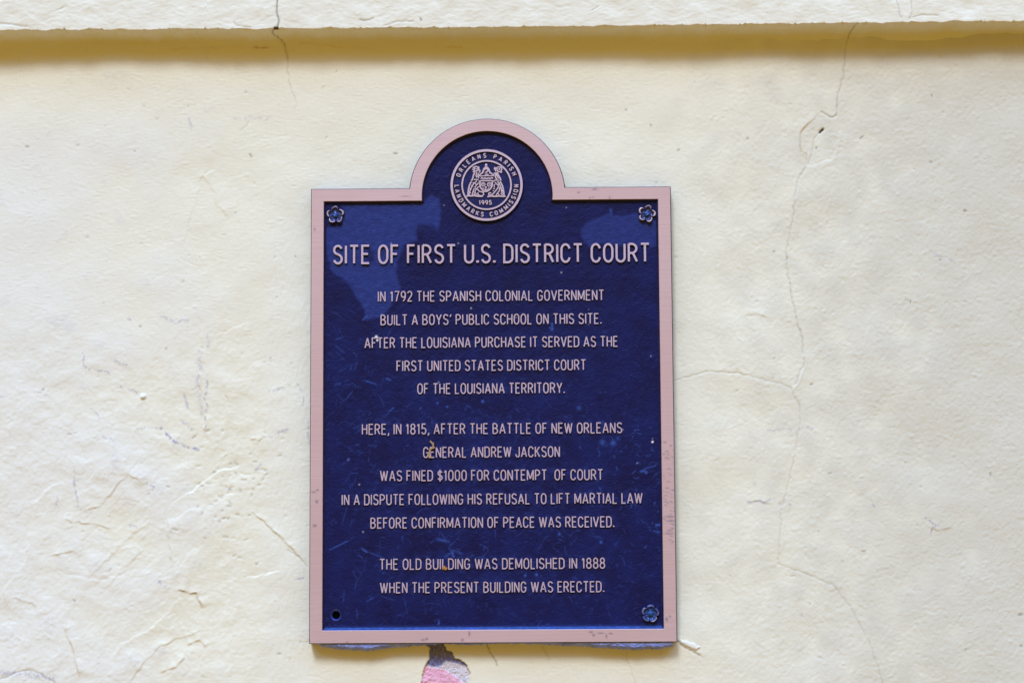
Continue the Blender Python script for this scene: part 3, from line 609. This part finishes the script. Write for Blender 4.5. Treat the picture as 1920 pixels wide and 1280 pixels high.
class Ribs:
    def __init__(s): s.v, s.f, s.m = [], [], []; s.k = 0
    def add(s, pts, closed, wt, wb, h, d0, fm=None):
        """a raised ribbon along pts: flat worn top, drafted sides"""
        fm = fm or (lambda p: p); s.k += 1; h = h + 0.00003 * (s.k % 7)
        q = [pts[0]]
        for p in pts[1:]:
            if math.dist(p, q[-1]) > 1e-6: q.append(p)
        if closed and math.dist(q[0], q[-1]) < 1e-6: q.pop()
        if not closed and len(q) > 2:                              # sharp corners: two strokes that meet
            for i in range(1, len(q) - 1):
                d1 = (q[i][0] - q[i - 1][0], q[i][1] - q[i - 1][1]); d2 = (q[i + 1][0] - q[i][0], q[i + 1][1] - q[i][1])
                if d1[0] * d2[0] + d1[1] * d2[1] < -0.35 * math.hypot(*d1) * math.hypot(*d2):
                    s.add(q[:i + 1], 0, wt, wb, h, d0, fm); s.add(q[i:], 0, wt, wb, h, d0, fm); return
        n = len(q); base = len(s.v)
        for i in range(n):
            a = q[i - 1] if (i > 0 or closed) else None; b_ = q[(i + 1) % n] if (i < n - 1 or closed) else None; p = q[i]
            def nrm(u, v_): l = math.dist(u, v_); return (-(v_[1] - u[1]) / l, (v_[0] - u[0]) / l)
            if a is None: nn, k = nrm(p, b_), 1.0
            elif b_ is None: nn, k = nrm(a, p), 1.0
            else:
                n1, n2 = nrm(a, p), nrm(p, b_); sx, sy = n1[0] + n2[0], n1[1] + n2[1]; l = math.hypot(sx, sy)
                if l < 0.2: nn, k = n2, 1.0
                else: nn = (sx / l, sy / l); k = min(1.0 / max(0.3, nn[0] * n1[0] + nn[1] * n1[1]), 1.35)
            ex = 0
            for ww, dd in ((-wb, d0 + 0.0004), (-wt, d0 - h), (wt, d0 - h), (wb, d0 + 0.0004)):
                x, z = fm((p[0] + nn[0] * ww * k, p[1] + nn[1] * ww * k)); s.v.append((x, dd, z))
        rng_ = range(n if closed else n - 1)
        for i in rng_:
            a, c_ = base + 4 * i, base + 4 * ((i + 1) % n)
            for e, mm in ((0, 1), (1, 0), (2, 1)): s.f.append((a + e, a + e + 1, c_ + e + 1, c_ + e)); s.m.append(mm)
        if not closed:
            s.f.append((base, base + 3, base + 2, base + 1)); s.m.append(1); e = base + 4 * (n - 1); s.f.append((e, e + 1, e + 2, e + 3)); s.m.append(1)
    def dot(s, cx, cz, r, h, d0, n=12, sx=1.0):
        s.k += 1; h = h + 0.00003 * (s.k % 7); base = len(s.v)
        for rr, dd in ((r * 1.15, d0 + 0.0004), (r, d0 - h * .8), (r * .6, d0 - h)):
            for j in range(n): a = 2 * math.pi * j / n; s.v.append((cx + sx * rr * math.cos(a), dd, cz + rr * math.sin(a)))
        for i in range(2):
            for j in range(n): k = (j + 1) % n; s.f.append((base + i * n + j, base + i * n + k, base + (i + 1) * n + k, base + (i + 1) * n + j)); s.m.append(1 - i)
        s.f.append(tuple(base + 2 * n + j for j in range(n))); s.m.append(0)
    def build(s, name, mats, parent): return mesh_obj(name, s.v, s.f, mats, parent, False, s.m)
LS, SPC = 0.225, 0.31                        # letter gap and word space, in cap heights
def layout(text, ls=LS, sp=SPC):
    x = 0; out = []
    for ch in text:
        if ch == ' ': x += sp; continue
        wd, st = GL[ch]; x0 = x + (0.02 if ch in ".,'" else 0); out.append((ch, x0)); x = x0 + wd + ls
    return out, x - ls
def text_line(R_, text, xl_, xr, zbase, cap, stroke, h, extra=None):
    lay, tot = layout(text); wt = stroke / 2
    sx = (xr - xl_ - stroke) / (tot * cap)
    for ch, x in lay:
        for cl, pts in GL[ch][1]:
            jx = xl_ + wt + x * cap * sx
            q = [(jx + p[0] * cap * sx, zbase + wt + p[1] * (cap - stroke)) for p in pts]
            k = 1.25 if ch == '.' else 1.0
            R_.add(q, cl, wt * k, wt * 1.32 * k, h, REC)
R_ = Ribs(); (xa, za), (xb, zb) = QF(623.5, 477), QF(1219, 473)
zc = (za + zb) / 2; cap = 37.2 * PX
text_line(R_, 'SITE OF FIRST U.S. DISTRICT COURT', xa, xb, zc - cap / 2, cap, 4.0 * PX, 0.0024)
R_.build('heading', [m_letter, m_side], plaque)
texts = ['IN 1792 THE SPANISH COLONIAL GOVERNMENT', "BUILT A BOYS' PUBLIC SCHOOL ON THIS SITE.", 'AFTER THE LOUISIANA PURCHASE IT SERVED AS THE', 'FIRST UNITED STATES DISTRICT COURT', 'OF THE LOUISIANA TERRITORY.',
         'HERE, IN 1815, AFTER THE BATTLE OF NEW ORLEANS', 'GENERAL ANDREW JACKSON', 'WAS FINED $1000 FOR CONTEMPT  OF COURT', 'IN A DISPUTE FOLLOWING HIS REFUSAL TO LIFT MARTIAL LAW', 'BEFORE CONFIRMATION OF PEACE WAS RECEIVED.',
         'THE OLD BUILDING WAS DEMOLISHED IN 1888', 'WHEN THE PRESENT BUILDING WAS ERECTED.']
capb = 20.6 * PX
for rng_ in ((0, 5), (5, 10), (10, 12)):
    R_ = Ribs()
    for i in range(*rng_):
        cy, a, b_ = lines_px[i]; (xa, za), (xb, zb) = QF(a, cy), QF(b_, cy); zc = QF(921, cy)[1]
        text_line(R_, texts[i], xa, xb, zc - capb / 2, capb, 2.2 * PX, 0.0016)
    R_.build('paragraph', [m_letter, m_side], plaque)

# ------------------------------------------------------------------ seal
MC = QF(912.3, 346.7); MR = 67.6 * PX
seal = bpy.data.objects.new('seal', None); S.collection.objects.link(seal); seal.parent = plaque; seal.location = (MC[0], REC, MC[1]); seal.empty_display_size = .02
def ring(name, r, wd, h, d0, parent, top=m_seal):
    v_, f_, mm = [], [], []; n = 120
    for rr, d in ((r - wd * .8, d0), (r - wd / 2, d0 - h), (r + wd / 2, d0 - h), (r + wd * .9, d0)):
        for j in range(n): a = 2 * math.pi * j / n; v_.append((rr * math.cos(a), d, rr * math.sin(a)))
    for i in range(3):
        for j in range(n): k = (j + 1) % n; f_.append((i * n + j, (i + 1) * n + j, (i + 1) * n + k, i * n + k)); mm.append([1, 0, 1][i])
    return mesh_obj(name, v_, f_, [top, m_side], parent, False, mm)
m_disc = navy('navy_seal_ground', (0.008, 0.012, 0.082), 0.5)
dv, df = [], []; n = 96                       # slightly raised ground
for rr, d in ((MR * 1.02, 0.0003), (MR * .97, -0.0016), (MR * .5, -0.0017), (0.0002, -0.0017)):
    for j in range(n): a = 2 * math.pi * j / n; dv.append((rr * math.cos(a), d, rr * math.sin(a)))
for i in range(3):
    for j in range(n): k = (j + 1) % n; df.append((i * n + j, i * n + k, (i + 1) * n + k, (i + 1) * n + j))
mesh_obj('disc', dv, df, m_disc, seal)
ring('outer_ring', 66.0 * PX, 4.4 * PX, 0.0020, -0.0016, seal); ring('inner_ring', 46.2 * PX, 3.0 * PX, 0.0016, -0.0016, seal)
R_ = Ribs(); capm = 9.4 * PX; stm = 1.7 * PX; D0 = -0.0016
def ring_text(text, a0, a1, rad, inward):
    """a0..a1: angles of the first and last letter centre; letters stand outward or inward"""
    lay, tot = layout(text, 0.34, 0.62); cs = [(ch, x + GL[ch][0] / 2) for ch, x in lay]; c0, c1 = cs[0][1], cs[-1][1]
    for ch, x in cs:
        a = math.radians(a0 + (a1 - a0) * (x - c0) / (c1 - c0)); s_ = 1 if not inward else -1
        up = (math.cos(a) * s_, math.sin(a) * s_); rt = (up[1], -up[0]); o = (rad * math.cos(a), rad * math.sin(a)); gw = GL[ch][0]
        for cl, pts in GL[ch][1]:
            q = [(o[0] + rt[0] * (p[0] - gw / 2) * capm * 1.0 + up[0] * (p[1] - .5) * (capm - stm), o[1] + rt[1] * (p[0] - gw / 2) * capm + up[1] * (p[1] - .5) * (capm - stm)) for p in pts]
            R_.add(q, cl, stm / 2, stm / 2 * 1.35, 0.0014, D0)
ring_text('ORLEANS PARISH', 160, 22, 56.3 * PX, False); ring_text('LANDMARKS COMMISSION', 182, 358, 56.3 * PX, True)
R_.build('ring_lettering', [m_seal, m_side], seal)
R_ = Ribs(); xq = lambda u: (u - 697) / 7.528 * PX; zq = lambda v_: (652 - v_) / 7.528 * PX
for ch, x in layout('1995', 0.30)[0]:
    for cl, pts in GL[ch][1]:
        R_.add([(xq(590) + p[0] * 9.0 * PX * 1.12 + x * 9.0 * PX * 1.12, zq(938) + stm / 2 + p[1] * (9.2 * PX - stm)) for p in pts], cl, stm / 2, stm * .68, 0.0013, D0)
R_.build('year', [m_seal, m_side], seal)
# coat of arms between two supporters
R_ = Ribs()
def cs_(pts, wd=17, closed=0, h=0.0013):
    wd *= 1.15
    q = [(xq(a), zq(b_)) for a, b_ in pts]
    if len(q) > 2 and not closed:                                   # round the drawn line
        o = [q[0]]
        for i in range(1, len(q) - 1):
            a, p, c_ = q[i - 1], q[i], q[i + 1]; o += [tuple(.3 * a[k] + .7 * p[k] for k in (0, 1)), tuple(.3 * c_[k] + .7 * p[k] for k in (0, 1))]
        q = o + [q[-1]]
    R_.add(q, closed, wd / 2 / 7.528 * PX, wd * .72 / 7.528 * PX, h, D0)
def cd(u, v_, r, h=0.0015, sx=1.0): R_.dot(xq(u), zq(v_), r / 7.528 * PX, h, D0, sx=sx)
cd(692, 368, 22, sx=.8); cs_([(672, 400), (715, 400)], 22)
cs_([(640, 478), (655, 430), (672, 402)], 20); cs_([(714, 402), (732, 430), (745, 475)], 20)
cs_([(668, 432), (690, 414), (718, 428), (716, 450), (698, 462), (697, 480)], 15); cs_([(672, 500), (725, 500)], 14); cd(680, 470, 10)
cs_([(590, 524), (612, 490), (645, 476)], 17); cs_([(742, 476), (775, 488), (805, 524)], 17)
cs_([(604, 524), (690, 518), (785, 522)], 13)
cs_([(612, 562), (636, 545), (652, 566), (676, 545), (698, 570), (722, 545), (746, 566), (770, 544), (790, 560)], 15)
cs_([(585, 600), (640, 586), (695, 592), (750, 586), (806, 600)], 16)
cs_([(606, 606), (600, 650), (618, 708), (684, 758), (758, 706), (780, 650), (776, 606)], 18)
for u, v_, r in ((650, 642, 27), (735, 644, 29)):
    cs_([(u + r * math.cos(k * .7), v_ + r * math.sin(k * .7)) for k in range(9)], 11, 1); cd(u, v_, 13)
cd(686, 688, 16); cd(686, 722, 15); cs_([(640, 690), (670, 720)], 10); cs_([(735, 690), (705, 722)], 10)
cs_([(u_ := 524, 408), (530, 385), (560, 382), (578, 402), (572, 440), (540, 452), (515, 440), (524, 408)], 15); cd(548, 418, 12)
for a in ([(500, 392), (518, 402)], [(492, 424), (512, 428)], [(500, 460), (524, 450)], [(585, 385), (590, 420), (580, 446)], [(598, 430), (604, 460), (590, 470)]): cs_(a, 15)
cs_([(530, 460), (510, 510), (500, 560), (480, 590)], 18); cs_([(560, 462), (545, 510), (560, 545)], 16); cs_([(585, 480), (570, 520), (590, 550)], 15); cs_([(515, 575), (550, 570), (585, 572)], 14)
cs_([(480, 600), (450, 660), (436, 730), (430, 800)], 18); cs_([(560, 590), (505, 640), (465, 710), (450, 790)], 15); cs_([(585, 620), (535, 670), (505, 740), (490, 800)], 15); cs_([(600, 670), (560, 690), (530, 745), (520, 800)], 13)
for a in ([(500, 610), (520, 640)], [(480, 650), (500, 680)], [(455, 700), (480, 720)], [(445, 745), (472, 765)], [(535, 620), (548, 648)], [(520, 690), (545, 705)], [(500, 740), (530, 752)]): cs_(a, 12)
cs_([(566, 705), (590, 745), (640, 750), (660, 775), (640, 808), (596, 806), (566, 780), (580, 762)], 15); cs_([(540, 760), (552, 800)], 13)
cs_([(852, 396), (888, 392), (915, 414), (912, 448), (880, 466), (850, 452), (846, 424), (852, 396)], 15); cd(880, 428, 14)
for a in ([(835, 400), (820, 430), (832, 460)], [(815, 395), (808, 430)], [(905, 395), (922, 405)], [(915, 460), (900, 480)]): cs_(a, 15)
cs_([(800, 478), (830, 500), (820, 540), (845, 570)], 17); cs_([(850, 470), (862, 510), (885, 540), (902, 590)], 18); cs_([(830, 470), (845, 520), (870, 560)], 14); cs_([(805, 585), (840, 580), (880, 588)], 13)
cs_([(890, 600), (920, 655), (938, 730), (944, 808)], 18); cs_([(850, 600), (890, 650), (912, 720), (918, 800)], 15); cs_([(815, 610), (850, 650), (868, 660)], 14); cs_([(820, 640), (800, 660), (812, 690)], 12)
cs_([(868, 640), (862, 690), (820, 745), (770, 800), (735, 800), (722, 775), (745, 760), (764, 776)], 15); cs_([(885, 680), (880, 740), (840, 780), (830, 808)], 14); cd(915, 745, 17)
for a in ([(880, 620), (900, 632)], [(870, 700), (895, 712)], [(895, 770), (925, 780)], [(850, 770), (880, 800)], [(790, 700), (815, 712)], [(785, 735), (805, 740)]): cs_(a, 12)
cs_([(408, 815), (440, 800), (480, 808), (520, 800), (560, 812), (640, 814)], 19); cs_([(708, 820), (760, 808), (820, 818), (880, 808), (920, 818), (966, 815)], 19)
R_.build('coat_of_arms', [m_seal, m_side], seal)

# ------------------------------------------------------------------ rosette screw covers
def rosette(px, py, r, rot, wear, blue, seed):
    q = QF(px, py); nr, na = 26, 110; o_r = np.random.default_rng(seed)
    rr = np.linspace(0.0, 1.0, nr)[:, None]; th = np.linspace(0, 2 * math.pi, na)[None]
    pet = np.abs(np.cos(2.5 * (th - rot))); rad = r * (0.58 + 0.42 * pet ** 0.5)
    groove = np.exp(-(pet / 0.32) ** 2)
    rim = np.exp(-((rr - 0.84) / 0.13) ** 2); cup = 0.0016 * rr + 0.0020 * rim - 0.0018 * groove * smooth01((rr - .2) / .3) - 0.0010 * np.exp(-((rr - 0.5) / 0.16) ** 2) * pet
    hgt = 0.0018 + cup; hgt = hgt * smooth01((1.0 - rr) / 0.10 + 0.0) + 0.0
    wob = 1 + 0.05 * np.sin(5 * th + seed)[0][None] * rr
    Xr, Zr = q[0] + rr * rad * wob * np.cos(th), q[1] + rr * rad * wob * np.sin(th)
    V_ = np.stack([Xr, REC + 0.0004 - hgt, Zr], -1)
    vein = 0.25 * smooth01(np.sin(th * 25 + seed) - .3) * smooth01((rr - .35) / .2)
    wr = np.clip(wear * (smooth01((rim - .45) * 2.2) * (1 - groove) ** 2 * (0.8 + 0.4 * np.sin(2 * th + seed)) + vein * .5), 0, 1) * np.ones_like(Xr)
    bl = np.clip(blue * (0.5 + 0.5 * np.exp(-(rr / 0.45) ** 2)) + 0.7 * np.exp(-(rr / 0.35) ** 2), 0, 1) * np.ones_like(Xr) * (1 - wr)
    ro = grid_mesh('rosette', V_, m_rose, plaque, attrs={'wear': wr, 'blue': bl}, flip=True)
    # screw head in the middle
    nb = 24; rb = np.linspace(0, 1, 8)[:, None]; tb = np.linspace(0, 2 * math.pi, nb)[None]
    slot = np.exp(-((rb * np.cos(tb - 0.2 - seed)) / 0.20) ** 2)
    hb_ = 0.0027 + 0.0017 * np.sqrt(np.clip(1 - rb ** 2 * .98, 0, 1)) - 0.0008 * slot * (rb < .9); hb_ = hb_ - 0.003 * (rb > .99)
    Vb = np.stack([q[0] + r * .27 * rb * np.cos(tb), REC - hb_, q[1] + r * .27 * rb * np.sin(tb)], -1)
    grid_mesh('screw_head', Vb, m_rose, ro, attrs={'wear': 0.10 * np.ones((8, nb)), 'blue': 0.9 * np.ones((8, nb))}, flip=True)
rosette(628.5, 402.5, 0.0122, 1.7, 0.75, 0.25, 1); rosette(1213, 400.5, 0.0120, 1.35, 1.0, 0.12, 2); rosette(1219.5, 1150, 0.0122, 1.5, 0.35, 0.75, 3)

# ------------------------------------------------------------------ scraps stuck to the letters
def scrap(name, strokes, wd, col, label, cat):
    m, t, b = mat(name); v = coords(t); c = mix(t, ramp(t, noise(t, v, 900, 3), .35, .65), col, tuple(x * .55 for x in col)); t.links.new(c, b.inputs['Base Color']); b.inputs['Roughness'].default_value = .9
    R_ = Ribs()
    for s_, d in strokes: R_.add([QF(*p) for p in s_], 0, wd * PX / 2, wd * PX * .7, 0.0007, REC - d)
    o = R_.build(name, [m, m], None); o.location = (0, -T, 0); tag(o, label, cat)
scrap('dry_plant_scrap', [([(806, 826), (811, 832), (812, 838)], .0002), ([(812, 829), (812, 838), (806, 842), (804, 852)], .0020), ([(815, 838), (808, 841)], .0021), ([(803, 848), (805, 857), (809, 857)], .0019)], 2.2, (0.50, 0.33, 0.20), 'tan shred of dry plant caught on the first letters of the GENERAL line', 'plant scrap')
scrap('orange_scrap', [([(829, 1064), (838, 1066)], .0016), ([(832, 1061), (836, 1068)], .0018)], 3.0, (0.55, 0.24, 0.06), 'tiny orange scrap stuck at the foot of the L in the word BUILDING', 'scrap')
